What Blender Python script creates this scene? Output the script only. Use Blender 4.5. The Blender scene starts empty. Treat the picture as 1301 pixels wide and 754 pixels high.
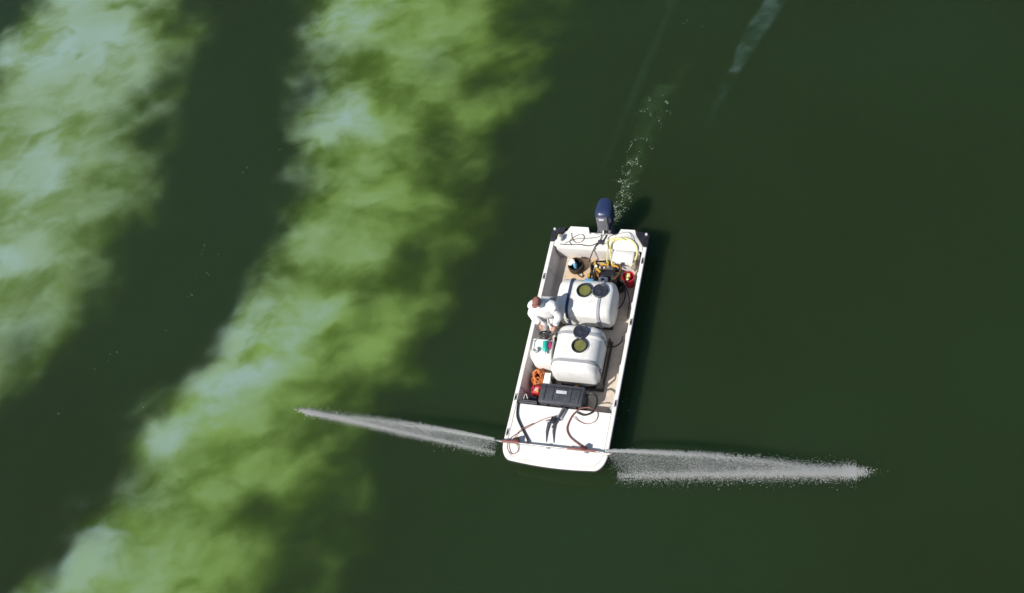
import bpy, bmesh, math, random
import numpy as np
from mathutils import Vector, Matrix, noise as mnoise

random.seed(7); rng = np.random.default_rng(7)
scene = bpy.context.scene
C = scene.collection

# ------------------------------------------------------------------ camera
cd = bpy.data.cameras.new('camera'); cam = bpy.data.objects.new('camera', cd); C.objects.link(cam)
rt = Vector((0.97119, 0.06179, -0.23017)); up = Vector((0.06179, 0.86749, 0.49361)); fw = Vector((-0.23017, 0.49361, -0.83867))
m = Matrix((rt, up, -fw)).transposed().to_4x4()
m.translation = Vector((6.1226, -13.1300, 22.3086))
cam.matrix_world = m
cd.sensor_width = 36; cd.lens = 18 / math.tan(math.radians(25)); cd.clip_end = 3000; cd.clip_start = .1
scene.camera = cam

# ------------------------------------------------------------------ sky, sun, exposure
SUN_EL, SUN_TRAVEL = 46, 42           # elevation, compass of the way the light travels (deg from +X)
w = bpy.data.worlds.new('World'); scene.world = w; w.use_nodes = True
wn = w.node_tree.nodes; wl = w.node_tree.links
sky = wn.new('ShaderNodeTexSky'); sky.sky_type = 'NISHITA'; sky.sun_disc = False
sky.sun_elevation = math.radians(SUN_EL)
sd = Vector((-math.cos(math.radians(SUN_TRAVEL)), -math.sin(math.radians(SUN_TRAVEL)), 0))
sky.sun_rotation = math.atan2(sd.x, sd.y)
sky.air_density = 1.0; sky.dust_density = 1.2; sky.ozone_density = 1.0
wl.new(sky.outputs[0], wn['Background'].inputs[0]); wn['Background'].inputs[1].default_value = .075
sl = bpy.data.lights.new('sun', 'SUN'); sl.energy = 4.4; sl.angle = math.radians(.53); sl.color = (1, .955, .88)
so = bpy.data.objects.new('sun', sl); C.objects.link(so)
trav = Vector((-sd.x * math.cos(math.radians(SUN_EL)), -sd.y * math.cos(math.radians(SUN_EL)), -math.sin(math.radians(SUN_EL))))
so.rotation_euler = trav.to_track_quat('-Z', 'Y').to_euler(); so.location = (-20, -20, 30)
scene.view_settings.view_transform = 'Standard'; scene.view_settings.look = 'None'
scene.view_settings.exposure = .22; scene.view_settings.gamma = 1
scene.render.engine = 'CYCLES'
scene.cycles.use_denoising = True
scene.cycles.max_bounces = 8; scene.cycles.transparent_max_bounces = 16

# ------------------------------------------------------------------ boat frame: u to the bow, v across, z up
H = -1.7290
BO = Vector((2.224, 1.196, 0))
BU = Vector((math.cos(H), math.sin(H), 0)); BV = Vector((-math.sin(H), math.cos(H), 0))
def B(u, v, z=0): return BO + BU * u + BV * v + Vector((0, 0, z))

# ------------------------------------------------------------------ materials
MATS = {}
def mat(name, col, rough=.5, metal=0, var=.12, scale=6, bump=.0, bscale=40, spec=.5, grime=None, gamt=0, gscale=3, coat=0, trans=0, ior=1.45):
    if name in MATS: return MATS[name]
    mt = bpy.data.materials.new(name); mt.use_nodes = True; nt = mt.node_tree; N = nt.nodes; L = nt.links
    b = N['Principled BSDF']
    tc = N.new('ShaderNodeTexCoord')
    n = N.new('ShaderNodeTexNoise'); n.inputs['Scale'].default_value = scale; n.inputs['Detail'].default_value = 6; n.inputs['Roughness'].default_value = .6
    L.new(tc.outputs['Object'], n.inputs['Vector'])
    r = N.new('ShaderNodeValToRGB'); cr = r.color_ramp
    cr.elements[0].position = .3; cr.elements[1].position = .7
    cr.elements[0].color = tuple(c * (1 - var) for c in col) + (1,); cr.elements[1].color = tuple(min(1, c * (1 + var * .6)) for c in col) + (1,)
    L.new(n.outputs['Fac'], r.inputs[0]); out = r.outputs[0]
    if grime:
        n2 = N.new('ShaderNodeTexNoise'); n2.inputs['Scale'].default_value = gscale; n2.inputs['Detail'].default_value = 9; n2.inputs['Roughness'].default_value = .7
        L.new(tc.outputs['Object'], n2.inputs['Vector'])
        mr = N.new('ShaderNodeMapRange'); mr.inputs['From Min'].default_value = .5; mr.inputs['From Max'].default_value = .75; mr.inputs['To Max'].default_value = gamt
        L.new(n2.outputs['Fac'], mr.inputs[0])
        mx = N.new('ShaderNodeMix'); mx.data_type = 'RGBA'; L.new(mr.outputs[0], mx.inputs[0]); L.new(out, mx.inputs[6]); mx.inputs[7].default_value = tuple(grime) + (1,)
        out = mx.outputs[2]
    L.new(out, b.inputs['Base Color'])
    rr = N.new('ShaderNodeMapRange'); rr.inputs['To Min'].default_value = max(.03, rough - .1); rr.inputs['To Max'].default_value = min(1, rough + .12)
    L.new(n.outputs['Fac'], rr.inputs[0]); L.new(rr.outputs[0], b.inputs['Roughness'])
    b.inputs['Metallic'].default_value = metal; b.inputs['Specular IOR Level'].default_value = spec; b.inputs['Coat Weight'].default_value = coat
    b.inputs['Transmission Weight'].default_value = trans; b.inputs['IOR'].default_value = ior
    if bump:
        n3 = N.new('ShaderNodeTexNoise'); n3.inputs['Scale'].default_value = bscale; n3.inputs['Detail'].default_value = 4
        L.new(tc.outputs['Object'], n3.inputs['Vector'])
        bp = N.new('ShaderNodeBump'); bp.inputs['Strength'].default_value = bump; bp.inputs['Distance'].default_value = .02
        L.new(n3.outputs['Fac'], bp.inputs['Height']); L.new(bp.outputs[0], b.inputs['Normal'])
    MATS[name] = mt; return mt

GEL = mat('white_gelcoat', (.82, .80, .76), .35, var=.04, grime=(.45, .40, .32), gamt=.35, gscale=4)
DECKW = mat('white_nonskid', (.84, .825, .79), .6, var=.04, bump=.15, bscale=120, grime=(.5, .44, .36), gamt=.3, gscale=2.2)
LINER = mat('liner_paint', (.66, .64, .62), .5, var=.08, grime=(.32, .27, .22), gamt=.5, gscale=3)
FLOOR = mat('tan_floor', (.60, .52, .43), .7, var=.1, bump=.2, bscale=150, grime=(.22, .17, .12), gamt=.75, gscale=2)
RUBBER = mat('black_rubber', (.022, .022, .025), .6, var=.25)
BLACK = mat('black_plastic', (.02, .021, .026), .45, var=.3, scale=20, grime=(.12, .11, .10), gamt=.4, gscale=8)
GREYP = mat('charcoal_plastic', (.055, .058, .072), .5, var=.2, scale=12, grime=(.16, .15, .15), gamt=.35, gscale=6)
POLY = mat('white_polyethylene', (.76, .755, .74), .38, var=.04, scale=3, grime=(.5, .44, .33), gamt=.6, gscale=4)
STRAP = mat('grey_webbing', (.34, .345, .37), .8, var=.15, scale=60)
STRAP_SHADED = mat('shaded_grey_webbing', (.03, .05, .11), .8, var=.2, scale=60)  # grey strap beside the person, their shadow painted in as dark blue
LID = mat('dark_lid', (.03, .034, .05), .45, var=.2, scale=14)
LIQUID = mat('olive_liquid', (.17, .18, .055), .25, var=.25, scale=8)
STEEL = mat('galvanised_steel', (.42, .42, .43), .45, metal=.8, var=.2, scale=10, grime=(.18, .10, .06), gamt=.5)
DSTEEL = mat('dark_painted_steel', (.05, .045, .04), .5, var=.3, scale=12, grime=(.16, .08, .04), gamt=.5)
COWL = mat('navy_cowling', (.022, .038, .10), .32, var=.1, coat=.4)
COWLG = mat('motor_grey', (.13, .13, .145), .45, var=.2)
COWLW = mat('pale_decal', (.55, .57, .62), .35, var=.05)
REDHOSE = mat('red_hose', (.27, .10, .085), .6, var=.3, scale=18)
BLKHOSE = mat('black_hose', (.02, .018, .018), .5, var=.3)
YELHOSE = mat('yellow_hose', (.74, .68, .27), .5, var=.2, scale=10)
YEL = mat('yellow_handle', (.62, .38, .03), .45, var=.15, scale=14)
BRASS = mat('brown_brass', (.26, .13, .05), .45, metal=.5, var=.3)
REDP = mat('red_plastic', (.48, .015, .03), .4, var=.15)
REDPI = mat('pink_sticker', (.75, .42, .42), .5, var=.15)
ORANGE = mat('orange_rope', (.66, .23, .075), .8, var=.4, scale=7, bump=.3, bscale=90)
PLY = mat('plywood', (.62, .46, .31), .75, var=.12, scale=5, grime=(.35, .22, .12), gamt=.6, gscale=5)
TEAL = mat('teal_plastic', (.02, .48, .38), .35, var=.15)
PINK = mat('magenta_fabric', (.55, .05, .16), .7, var=.2, scale=30)
BLUE = mat('light_blue_plastic', (.16, .45, .72), .35, var=.1)
WPL = mat('white_plastic', (.82, .81, .79), .4, var=.04)
BROWNBAG = mat('dark_brown_canvas', (.045, .032, .022), .8, var=.35, scale=18)
SKIN = mat('skin', (.52, .27, .20), .5, var=.1, scale=12)
SHIRT = mat('white_shirt', (.84, .83, .81), .85, var=.04, bump=.6, bscale=18)
PANTS = mat('grey_trousers', (.66, .65, .64), .85, var=.12, scale=10)
CAP = mat('russet_cap', (.27, .11, .09), .8, var=.25, scale=22)
HAIR = mat('brown_hair', (.06, .035, .022), .7, var=.3, scale=40)
EYE = mat('dark_eye', (.02, .015, .01), .2, var=.1)
SHOE = mat('dark_shoe', (.05, .045, .04), .7, var=.2)
SEATM = mat('grey_vinyl', (.34, .34, .36), .55, var=.1)
LABELM = mat('label_plate', (.55, .56, .60), .5, var=.12, scale=60)

# ------------------------------------------------------------------ mesh helpers
class G:
    def __init__(s): s.bm = bmesh.new()
    def add(s, verts, faces):
        vs = [s.bm.verts.new(v) for v in verts]
        for f in faces:
            try: s.bm.faces.new([vs[i] for i in f])
            except ValueError: pass
        return s
    def box(s, c, size, bev=.01, rz=0, ry=0, rx=0, seg=2):
        t = bmesh.new(); bmesh.ops.create_cube(t, size=1)
        for v in t.verts: v.co = Vector((v.co.x * size[0], v.co.y * size[1], v.co.z * size[2]))
        if bev: bmesh.ops.bevel(t, geom=t.edges[:], offset=min(bev, min(size) * .45), segments=seg, affect='EDGES', profile=.5)
        M = Matrix.Translation(c) @ Matrix.Rotation(rz, 4, 'Z') @ Matrix.Rotation(ry, 4, 'Y') @ Matrix.Rotation(rx, 4, 'X')
        t.transform(M); me = bpy.data.meshes.new('t'); t.to_mesh(me); t.free(); s.bm.from_mesh(me); bpy.data.meshes.remove(me); return s
    def loft(s, loops, cap0=True, cap1=True, closed=True):
        rings = [[s.bm.verts.new(p) for p in lp] for lp in loops]
        n = len(rings[0])
        for a, b in zip(rings, rings[1:]):
            for i in range(n if closed else n - 1):
                j = (i + 1) % n
                try: s.bm.faces.new((a[i], a[j], b[j], b[i]))
                except ValueError: pass
        if cap0: s.bm.faces.new(list(reversed(rings[0])))
        if cap1: s.bm.faces.new(rings[-1])
        return s
    def tube(s, pts, r, n=8, closed=False, smooth=0):
        P = [Vector(p) for p in pts]
        if smooth: P = spline(P, smooth, closed)
        rad = r if callable(r) else (lambda t: r)
        loops = []; prev = None; k = len(P)
        for i, p in enumerate(P):
            a = P[(i - 1) % k] if (closed or i > 0) else P[i]; b = P[(i + 1) % k] if (closed or i < k - 1) else P[i]
            t = (b - a).normalized() if (b - a).length > 1e-9 else Vector((0, 0, 1))
            if prev is None: x = t.orthogonal().normalized()
            else:
                x = prev - t * prev.dot(t); x = x.normalized() if x.length > 1e-6 else t.orthogonal().normalized()
            prev = x; y = t.cross(x); rr = rad(i / max(1, k - 1))
            loops.append([p + (x * math.cos(2 * math.pi * j / n) + y * math.sin(2 * math.pi * j / n)) * rr for j in range(n)])
        if closed: loops.append(loops[0]); return s.loft(loops, False, False)
        return s.loft(loops)
    def cyl(s, a, b, r0, r1=None, n=16):
        r1 = r0 if r1 is None else r1
        return s.tube([a, b], lambda t: r0 + (r1 - r0) * t, n)
    def lathe(s, prof, c=(0, 0, 0), n=24, rot=None, cap0=True, cap1=True):
        M = rot or Matrix.Identity(3); c = Vector(c)
        return s.loft([[c + M @ Vector((r * math.cos(2 * math.pi * j / n), r * math.sin(2 * math.pi * j / n), z)) for j in range(n)] for r, z in prof], cap0, cap1)
    def ell(s, c, r, seg=16, rings=10, rot=None):
        c = Vector(c); R = rot or Matrix.Identity(3)
        loops = []
        for i in range(1, rings):
            th = math.pi * i / rings
            loops.append([c + R @ Vector((r[0] * math.sin(th) * math.cos(2 * math.pi * j / seg), r[1] * math.sin(th) * math.sin(2 * math.pi * j / seg), -r[2] * math.cos(th))) for j in range(seg)])
        return s.loft(loops)
    def mesh(s, name, off=(0, 0, 0), ang=38):
        bmesh.ops.recalc_face_normals(s.bm, faces=s.bm.faces[:])
        o = Vector(off)
        for v in s.bm.verts: v.co -= o
        for f in s.bm.faces: f.smooth = True
        lim = math.radians(ang)
        for e in s.bm.edges:
            if len(e.link_faces) == 2 and e.calc_face_angle(0) > lim: e.smooth = False
        me = bpy.data.meshes.new(name); s.bm.to_mesh(me); s.bm.free(); return me

def spline(P, sub=6, closed=False):
    out = []; k = len(P)
    rngi = range(k) if closed else range(k - 1)
    for i in rngi:
        p0 = P[(i - 1) % k] if (closed or i > 0) else P[i]; p1 = P[i]; p2 = P[(i + 1) % k]; p3 = P[(i + 2) % k] if (closed or i < k - 2) else p2
        for q in range(sub):
            t = q / sub
            out.append(.5 * ((2 * p1) + (p2 - p0) * t + (2 * p0 - 5 * p1 + 4 * p2 - p3) * t * t + (3 * p1 - p0 - 3 * p2 + p3) * t ** 3))
    if not closed: out.append(P[-1])
    return out

def tag(o, label=None, cat=None, group=None, kind=None):
    if label: o['label'] = label
    if cat: o['category'] = cat
    if group: o['group'] = group
    if kind: o['kind'] = kind
    return o
def thing(name, label, cat, base, group=None):
    o = bpy.data.objects.new(name, None); C.objects.link(o); o.empty_display_size = .1
    o.location = B(*base); o.rotation_euler = (0, 0, H); o['_b'] = base
    return tag(o, label, cat, group)
def part(name, g, mt, parent, label=None, ang=38):
    """a part written in boat coordinates, stored relative to its thing's base"""
    root = parent
    while root.parent: root = root.parent
    me = g.mesh(name, root['_b'], ang); me.materials.append(mt)
    o = bpy.data.objects.new(name, me); C.objects.link(o); o.parent = parent
    if label: o['label'] = label
    return o
def solo(name, g, mt, base, label, cat, group=None, kind=None, ang=38):
    me = g.mesh(name, base, ang); me.materials.append(mt)
    o = bpy.data.objects.new(name, me); C.objects.link(o); o.location = B(*base); o.rotation_euler = (0, 0, H)
    return tag(o, label, cat, group, kind)
def rrect(hw, hh, r, n=6):
    r = min(r, hw * .98, hh * .98); pts = []
    for cx, cy, a0 in ((hw - r, hh - r, 0), (-hw + r, hh - r, 90), (-hw + r, -hh + r, 180), (hw - r, -hh + r, 270)):
        for k in range(n + 1):
            a = math.radians(a0 + 90 * k / n); pts.append((cx + r * math.cos(a), cy + r * math.sin(a)))
    return pts

# ================================================================== WATER
def water_nodes(mt, base_socket=None, base=(.02, .03, .015), sss=True):
    nt = mt.node_tree; N = nt.nodes; L = nt.links; b = N['Principled BSDF']
    b.inputs['Roughness'].default_value = .06; b.inputs['IOR'].default_value = 1.333; b.inputs['Specular IOR Level'].default_value = .5
    if sss:
        b.inputs['Subsurface Weight'].default_value = 1; b.inputs['Subsurface Radius'].default_value = (.5, 1, .5); b.inputs['Subsurface Scale'].default_value = 1.1
        b.subsurface_method = 'BURLEY'
    tc = N.new('ShaderNodeTexCoord')
    n = N.new('ShaderNodeTexNoise'); n.inputs['Scale'].default_value = 1.6; n.inputs['Detail'].default_value = 5; n.inputs['Roughness'].default_value = .55
    n2 = N.new('ShaderNodeTexNoise'); n2.inputs['Scale'].default_value = 9; n2.inputs['Detail'].default_value = 3
    L.new(tc.outputs['Object'], n.inputs['Vector']); L.new(tc.outputs['Object'], n2.inputs['Vector'])
    ad = N.new('ShaderNodeMath'); ad.operation = 'MULTIPLY_ADD'; ad.inputs[1].default_value = .18
    L.new(n2.outputs['Fac'], ad.inputs[0]); L.new(n.outputs['Fac'], ad.inputs[2])
    bp = N.new('ShaderNodeBump'); bp.inputs['Strength'].default_value = .6; bp.inputs['Distance'].default_value = .03
    L.new(ad.outputs[0], bp.inputs['Height']); L.new(bp.outputs[0], b.inputs['Normal'])
    return N, L, b, tc

wm = bpy.data.materials.new('lake_water'); wm.use_nodes = True
N, L, b, tc = water_nodes(wm)
n = N.new('ShaderNodeTexNoise'); n.inputs['Scale'].default_value = .11; n.inputs['Detail'].default_value = 4; n.inputs['Distortion'].default_value = .5
L.new(tc.outputs['Object'], n.inputs['Vector'])
r = N.new('ShaderNodeValToRGB'); r.color_ramp.elements[0].position = .3; r.color_ramp.elements[1].position = .72
r.color_ramp.elements[0].color = (.0148, .0258, .0083, 1); r.color_ramp.elements[1].color = (.0155, .0322, .0118, 1)
L.new(n.outputs['Fac'], r.inputs[0]); L.new(r.outputs[0], b.inputs['Base Color'])
bm = bmesh.new(); bmesh.ops.create_grid(bm, x_segments=8, y_segments=8, size=700)
me = bpy.data.meshes.new('water'); bm.to_mesh(me); bm.free(); me.materials.append(wm)
wo = bpy.data.objects.new('water', me); C.objects.link(wo); wo['kind'] = 'structure'

# ---- treatment plumes: clouds of suspended chemical lying in the water, as drifting sheets
def plume_mat(name, green, green2, milk, blue, amax=.96, amp=1.08, lo=.0, hi=1.30, sc=1.0, milkgain=1.0, bumpd=.015):
    mt = bpy.data.materials.new(name); mt.use_nodes = True; nt = mt.node_tree; N = nt.nodes; L = nt.links; b = N['Principled BSDF']
    def math_(op, a, b_=None, c_=None, clamp=False):
        q = N.new('ShaderNodeMath'); q.operation = op; q.use_clamp = clamp
        for i, v in enumerate((a, b_, c_)):
            if v is None: continue
            if isinstance(v, (int, float)): q.inputs[i].default_value = v
            else: L.new(v, q.inputs[i])
        return q.outputs[0]
    def noise(vec, s, d, ro, dist=0):
        q = N.new('ShaderNodeTexNoise'); q.inputs['Scale'].default_value = s; q.inputs['Detail'].default_value = d; q.inputs['Roughness'].default_value = ro; q.inputs['Distortion'].default_value = dist
        L.new(vec, q.inputs['Vector']); return q
    def smooth(v, a, c):
        q = N.new('ShaderNodeMapRange'); q.interpolation_type = 'SMOOTHSTEP'; q.inputs['From Min'].default_value = a; q.inputs['From Max'].default_value = c; L.new(v, q.inputs[0]); return q.outputs[0]
    def mix(f, a, c):
        q = N.new('ShaderNodeMix'); q.data_type = 'RGBA'; L.new(f, q.inputs[0])
        for i, v in ((6, a), (7, c)):
            if isinstance(v, tuple): q.inputs[i].default_value = v + (1,)
            else: L.new(v, q.inputs[i])
        return q.outputs[2]
    tc = N.new('ShaderNodeTexCoord')
    # domain warp so that the cloud folds over itself
    wv = noise(tc.outputs['Object'], .55 * sc, 3, .55)
    sub = N.new('ShaderNodeVectorMath'); sub.operation = 'SUBTRACT'; L.new(wv.outputs['Color'], sub.inputs[0]); sub.inputs[1].default_value = (.5, .5, .5)
    sca = N.new('ShaderNodeVectorMath'); sca.operation = 'SCALE'; L.new(sub.outputs[0], sca.inputs[0]); sca.inputs['Scale'].default_value = 1.15 / sc
    add = N.new('ShaderNodeVectorMath'); add.operation = 'ADD'; L.new(tc.outputs['Object'], add.inputs[0]); L.new(sca.outputs[0], add.inputs[1])
    mp = N.new('ShaderNodeMapping'); mp.inputs['Rotation'].default_value = (0, 0, math.radians(-35)); mp.inputs['Scale'].default_value = (.80, 1.15, 1); L.new(add.outputs[0], mp.inputs[0])
    V = mp.outputs[0]
    n1 = noise(V, .36 * sc, 3, .45).outputs['Fac']
    n2 = noise(V, .80 * sc, 3.2, .42).outputs['Fac']
    n3 = noise(V, .75 * sc, 3, .5, .3).outputs['Fac']
    n4 = noise(V, 2.8 * sc, 3, .45).outputs['Fac']
    at = N.new('ShaderNodeAttribute'); at.attribute_name = 'plume_density'
    am = N.new('ShaderNodeAttribute'); am.attribute_name = 'milk'
    e = at.outputs['Fac']
    nn = math_('ADD', math_('ADD', math_('MULTIPLY', math_('SUBTRACT', n1, .5), amp), math_('MULTIPLY', math_('SUBTRACT', n2, .5), amp * .8)), math_('MULTIPLY', math_('SUBTRACT', n4, .5), amp * .14))
    gate = math_('MULTIPLY', e, 2.2, clamp=True)
    d = math_('ADD', math_('ADD', e, math_('MULTIPLY', am.outputs['Fac'], .25)), math_('MULTIPLY', nn, gate))
    a = math_('MULTIPLY', smooth(d, lo, hi), amax)
    fade = math_('MULTIPLY', smooth(e, .0, .45), a)
    mshape = math_('ADD', math_('MULTIPLY', math_('SUBTRACT', n2, .26), 3.0), math_('MULTIPLY', math_('SUBTRACT', n4, .5), .8), clamp=False)
    mk = math_('ADD', math_('MULTIPLY', math_('MULTIPLY', am.outputs['Fac'], mshape), milkgain), math_('ADD', math_('MULTIPLY', math_('SUBTRACT', n2, .5), 1.3), math_('ADD', math_('MULTIPLY', math_('SUBTRACT', n3, .5), .9), math_('MULTIPLY', math_('SUBTRACT', n4, .5), .2))))
    gcol = mix(smooth(math_('ADD', n3, math_('MULTIPLY', math_('SUBTRACT', d, .7), .35)), .30, .75), green, green2)
    mcol = mix(smooth(n1, .40, .62), milk, blue)
    L.new(mix(smooth(mk, -.2, 1.35), gcol, mcol), b.inputs['Base Color'])
    b.inputs['Roughness'].default_value = .8; b.inputs['Specular IOR Level'].default_value = 0
    b.inputs['Coat Weight'].default_value = 1; b.inputs['Coat IOR'].default_value = 1.333; b.inputs['Coat Roughness'].default_value = .06
    bp = N.new('ShaderNodeBump'); bp.inputs['Strength'].default_value = .8; bp.inputs['Distance'].default_value = bumpd
    L.new(math_('ADD', n1, math_('MULTIPLY', n2, .5)), bp.inputs['Height']); L.new(bp.outputs[0], b.inputs['Normal'])
    tr = N.new('ShaderNodeBsdfTransparent'); ms = N.new('ShaderNodeMixShader')
    L.new(fade, ms.inputs[0]); L.new(tr.outputs[0], ms.inputs[1]); L.new(b.outputs[0], ms.inputs[2])
    L.new(ms.outputs[0], N['Material Output'].inputs['Surface'])
    return mt

def plume(name, rows, z, mt, label, milkspots=(), darkspots=(), milkleft=.0, plateau=.72, rfade=.0, widen=.16, ns=14, nt=44, fade_ends=False, base_milk=0., wobble=.0, milkright=0., push=0.):
    rows = [(a, (c[0] + push, c[1])) for a, c in rows]
    Lf = spline([Vector((a[0], a[1], 0)) for a, c in rows], ns); Rg = spline([Vector((c[0], c[1], 0)) for a, c in rows], ns)
    V = []; D = []; Mk = []; K = len(Lf)
    for i, (p, q) in enumerate(zip(Lf, Rg)):
        for j in range(nt + 1):
            t = -1 - widen + (2 + 2 * widen) * j / nt
            P = p.lerp(q, (t + 1) / 2)
            wob = wobble * (mnoise.noise((P.x * .42, P.y * .42, 1.7)) * 1.0 + mnoise.noise((P.x * 1.05, P.y * 1.05, 5.2)) * .62 + mnoise.noise((P.x * 2.4, P.y * 2.4, 9.1)) * .3)
            te = t + wob;
            pl = plateau if te < 0 else rfade; wd_ = min(widen, .30) if te < 0 else widen
            e = max(0., 1 - max(0., (abs(te) - pl) / (1 + wd_ - pl)))
            e *= min(1, (1 + widen - abs(t)) * 6)
            e = e * e * (3 - 2 * e)
            s = i / (K - 1)
            if fade_ends: e *= min(1, s * 5, (1 - s) * 5) if fade_ends is True else min(1, (1 - s) * fade_ends)
            for x, y, rr in darkspots: e -= .42 * math.exp(-((P.x - x) ** 2 + (P.y - y) ** 2) / (rr * rr * 1.3)) * e
            mkv = base_milk + (milkleft * max(0, -t) - milkright * max(0, t))
            for x, y, rr in milkspots: mkv += .85 * math.exp(-((P.x - x) ** 2 + (P.y - y) ** 2) / (rr * rr * 1.3))
            # the cloud rises and sinks a little within the top few millimetres of the water
            V.append((P.x, P.y, z)); D.append(e); Mk.append(mkv)
    F = [(i * (nt + 1) + j, i * (nt + 1) + j + 1, (i + 1) * (nt + 1) + j + 1, (i + 1) * (nt + 1) + j) for i in range(K - 1) for j in range(nt)
         if max(D[i * (nt + 1) + j], D[i * (nt + 1) + j + 1], D[(i + 1) * (nt + 1) + j]) > .012]
    me = bpy.data.meshes.new(name); me.from_pydata(V, [], F); me.update()
    a = me.attributes.new('plume_density', 'FLOAT', 'POINT'); a.data.foreach_set('value', D)
    a = me.attributes.new('milk', 'FLOAT', 'POINT'); a.data.foreach_set('value', Mk)
    me.materials.append(mt); o = bpy.data.objects.new(name, me); C.objects.link(o)
    return tag(o, label, 'plume', kind='stuff')

MID = [((-6.53, 15.43), (2.74, 13.47)), ((-7.04, 10.98), (1.1, 9.61)), ((-6.44, 7.76), (0.04, 6.86)), ((-6.6, 4.94), (-0.75, 4.28)), ((-6.88, 2.36), (-1.32, 1.86)), ((-7.52, 0.47), (-1.81, 0.06)), ((-8.3, -1.1), (-2.3, -1.43)), ((-9.49, -2.58), (-2.88, -2.85)), ((-10.15, -4.23), (-3.41, -4.4)), ((-10.66, -5.8), (-3.62, -5.88)), ((-11.29, -7.19), (-3.97, -7.18)), ((-12.41, -9.43), (-4.71, -9.27))]
LEFT = [((-18.1, 17.88), (-10.63, 16.3)), ((-17.44, 12.74), (-10.72, 11.6)), ((-17.67, 10.67), (-10.74, 9.62)), ((-18.38, 8.45), (-10.76, 7.45)), ((-19.05, 6.35), (-10.6, 5.39)), ((-19.62, 3.49), (-10.48, 2.68)), ((-19.94, 1.61), (-11.19, 0.97)), ((-20.25, -0.18), (-12.33, -0.64)), ((-20.15, -2.13), (-13.31, -2.42)), ((-20.32, -3.96), (-14.36, -4.11))]
WISP = [((6.79, 10.41), (7.72, 10.24)), ((6.35, 8.72), (7.0, 8.61)), ((5.68, 7.56), (6.36, 7.45)), ((5.4, 6.64), (5.88, 6.57)), ((5.01, 5.9), (5.49, 5.83)), ((4.73, 4.9), (5.06, 4.86)), ((4.25, 3.71), (4.49, 3.69))]
WISP2 = [((4.33, 10.88), (4.87, 10.77)), ((3.78, 9.15), (4.17, 9.09)), ((2.91, 6.46), (3.26, 6.41)), ((2.12, 3.95), (2.38, 3.92)), ((1.75, 2.77), (1.95, 2.75))]
WASH = [((4.22, 7.09), (4.98, 6.98)), ((3.12, 5.89), (4.14, 5.75)), ((2.82, 4.63), (3.67, 4.53)), ((2.63, 3.77), (3.39, 3.69)), ((2.56, 2.93), (2.99, 2.88)), ((2.40, 2.41), (2.79, 2.38)), ((2.3, 1.9), (2.6, 1.88))]
MSPOT = [(-5.92, 9.52, 0.85), (-4.98, 6.41, 0.74), (-5.8, 5.53, 0.53), (-6.56, -0.52, 0.96), (-7.06, -1.28, 0.85), (-8.86, -3.34, 0.53), (-9.44, -6.0, 0.85), (-7.94, -2.21, 0.64), (-10.04, -6.47, 0.64)]
LSPOT = [(-14.91, 10.26, 1.49), (-15.18, 7.41, 1.28), (-12.99, 8.36, 1.06), (-15.3, 4.77, 0.85), (-14.6, 2.25, 0.85), (-14.32, 11.17, 1.06), (-16.12, 10.44, 1.06)]
MDARK = [(-2.58, 7.95, 0.64), (-1.56, 6.8, 0.64), (-2.29, 4.98, 0.64), (-4.43, -6.15, 0.64), (-5.63, -5.4, 0.53), (-2.77, 1.28, 0.64), (-3.71, 0.42, 0.53), (-6.45, 7.38, 0.6), (-6.2, 4.2, 0.64), (-6.86, 3.33, 0.55), (-8.15, 0.1, 0.64), (-8.7, -1.5, 0.64), (-9.2, -4.65, 0.8), (-10.0, -5.2, 0.53)]
LDARK = [(-11.27, 6.33, 0.53), (-11.59, 0.51, 0.53), (-13.56, -0.57, 0.64), (-11.46, 8.15, 0.43)]
PM = plume_mat('plume_green', (.070, .128, .020), (.152, .252, .060), (.195, .295, .165), (.225, .330, .290))
PL = plume_mat('plume_milky', (.085, .150, .030), (.145, .225, .080), (.195, .290, .180), (.235, .345, .300), sc=.9)
PW = plume_mat('plume_wisp', (.10, .19, .15), (.12, .22, .18), (.14, .25, .22), (.17, .28, .27), amax=.21, sc=2.8, bumpd=.03, amp=2.2)
PF = plume_mat('plume_faint', (.05, .10, .05), (.06, .12, .06), (.07, .13, .08), (.07, .14, .09), amax=.11, sc=3, bumpd=.02)
PC = plume_mat('wash_green', (.06, .11, .04), (.08, .14, .06), (.11, .18, .09), (.12, .2, .12), amax=.16, sc=4, bumpd=.03, amp=2.0)
plume('treatment_plume', MID, .006, PM, 'long yellow green cloud of treated water reaching the shorter spray jet', MSPOT, MDARK, milkleft=.45, plateau=.52, rfade=.12, widen=.50, nt=72, wobble=.28, milkright=.60, push=.45)
plume('treatment_plume', LEFT, .006, PL, 'wide milky pale green cloud in the water far from the boat', LSPOT, LDARK, milkleft=.1, base_milk=.42, plateau=.6, rfade=.15, widen=.40, nt=72, wobble=.24, milkright=.45, push=.3)
plume('treatment_plume', WISP, .006, PW, 'thin bluish white wisp trailing in dark water behind the stern', base_milk=.6, plateau=.1, rfade=.1, widen=.6, fade_ends=1.0)
plume('treatment_plume', WISP2, .009, PF, 'barely visible straight wake streak astern between outboard and green cloud', plateau=.0, rfade=0., widen=.8, fade_ends=2)
plume('propeller_wash', WASH, .012, PC, 'pale green churned water swirling behind the outboard motor', plateau=.0, rfade=0., widen=.3, fade_ends=True)

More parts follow.
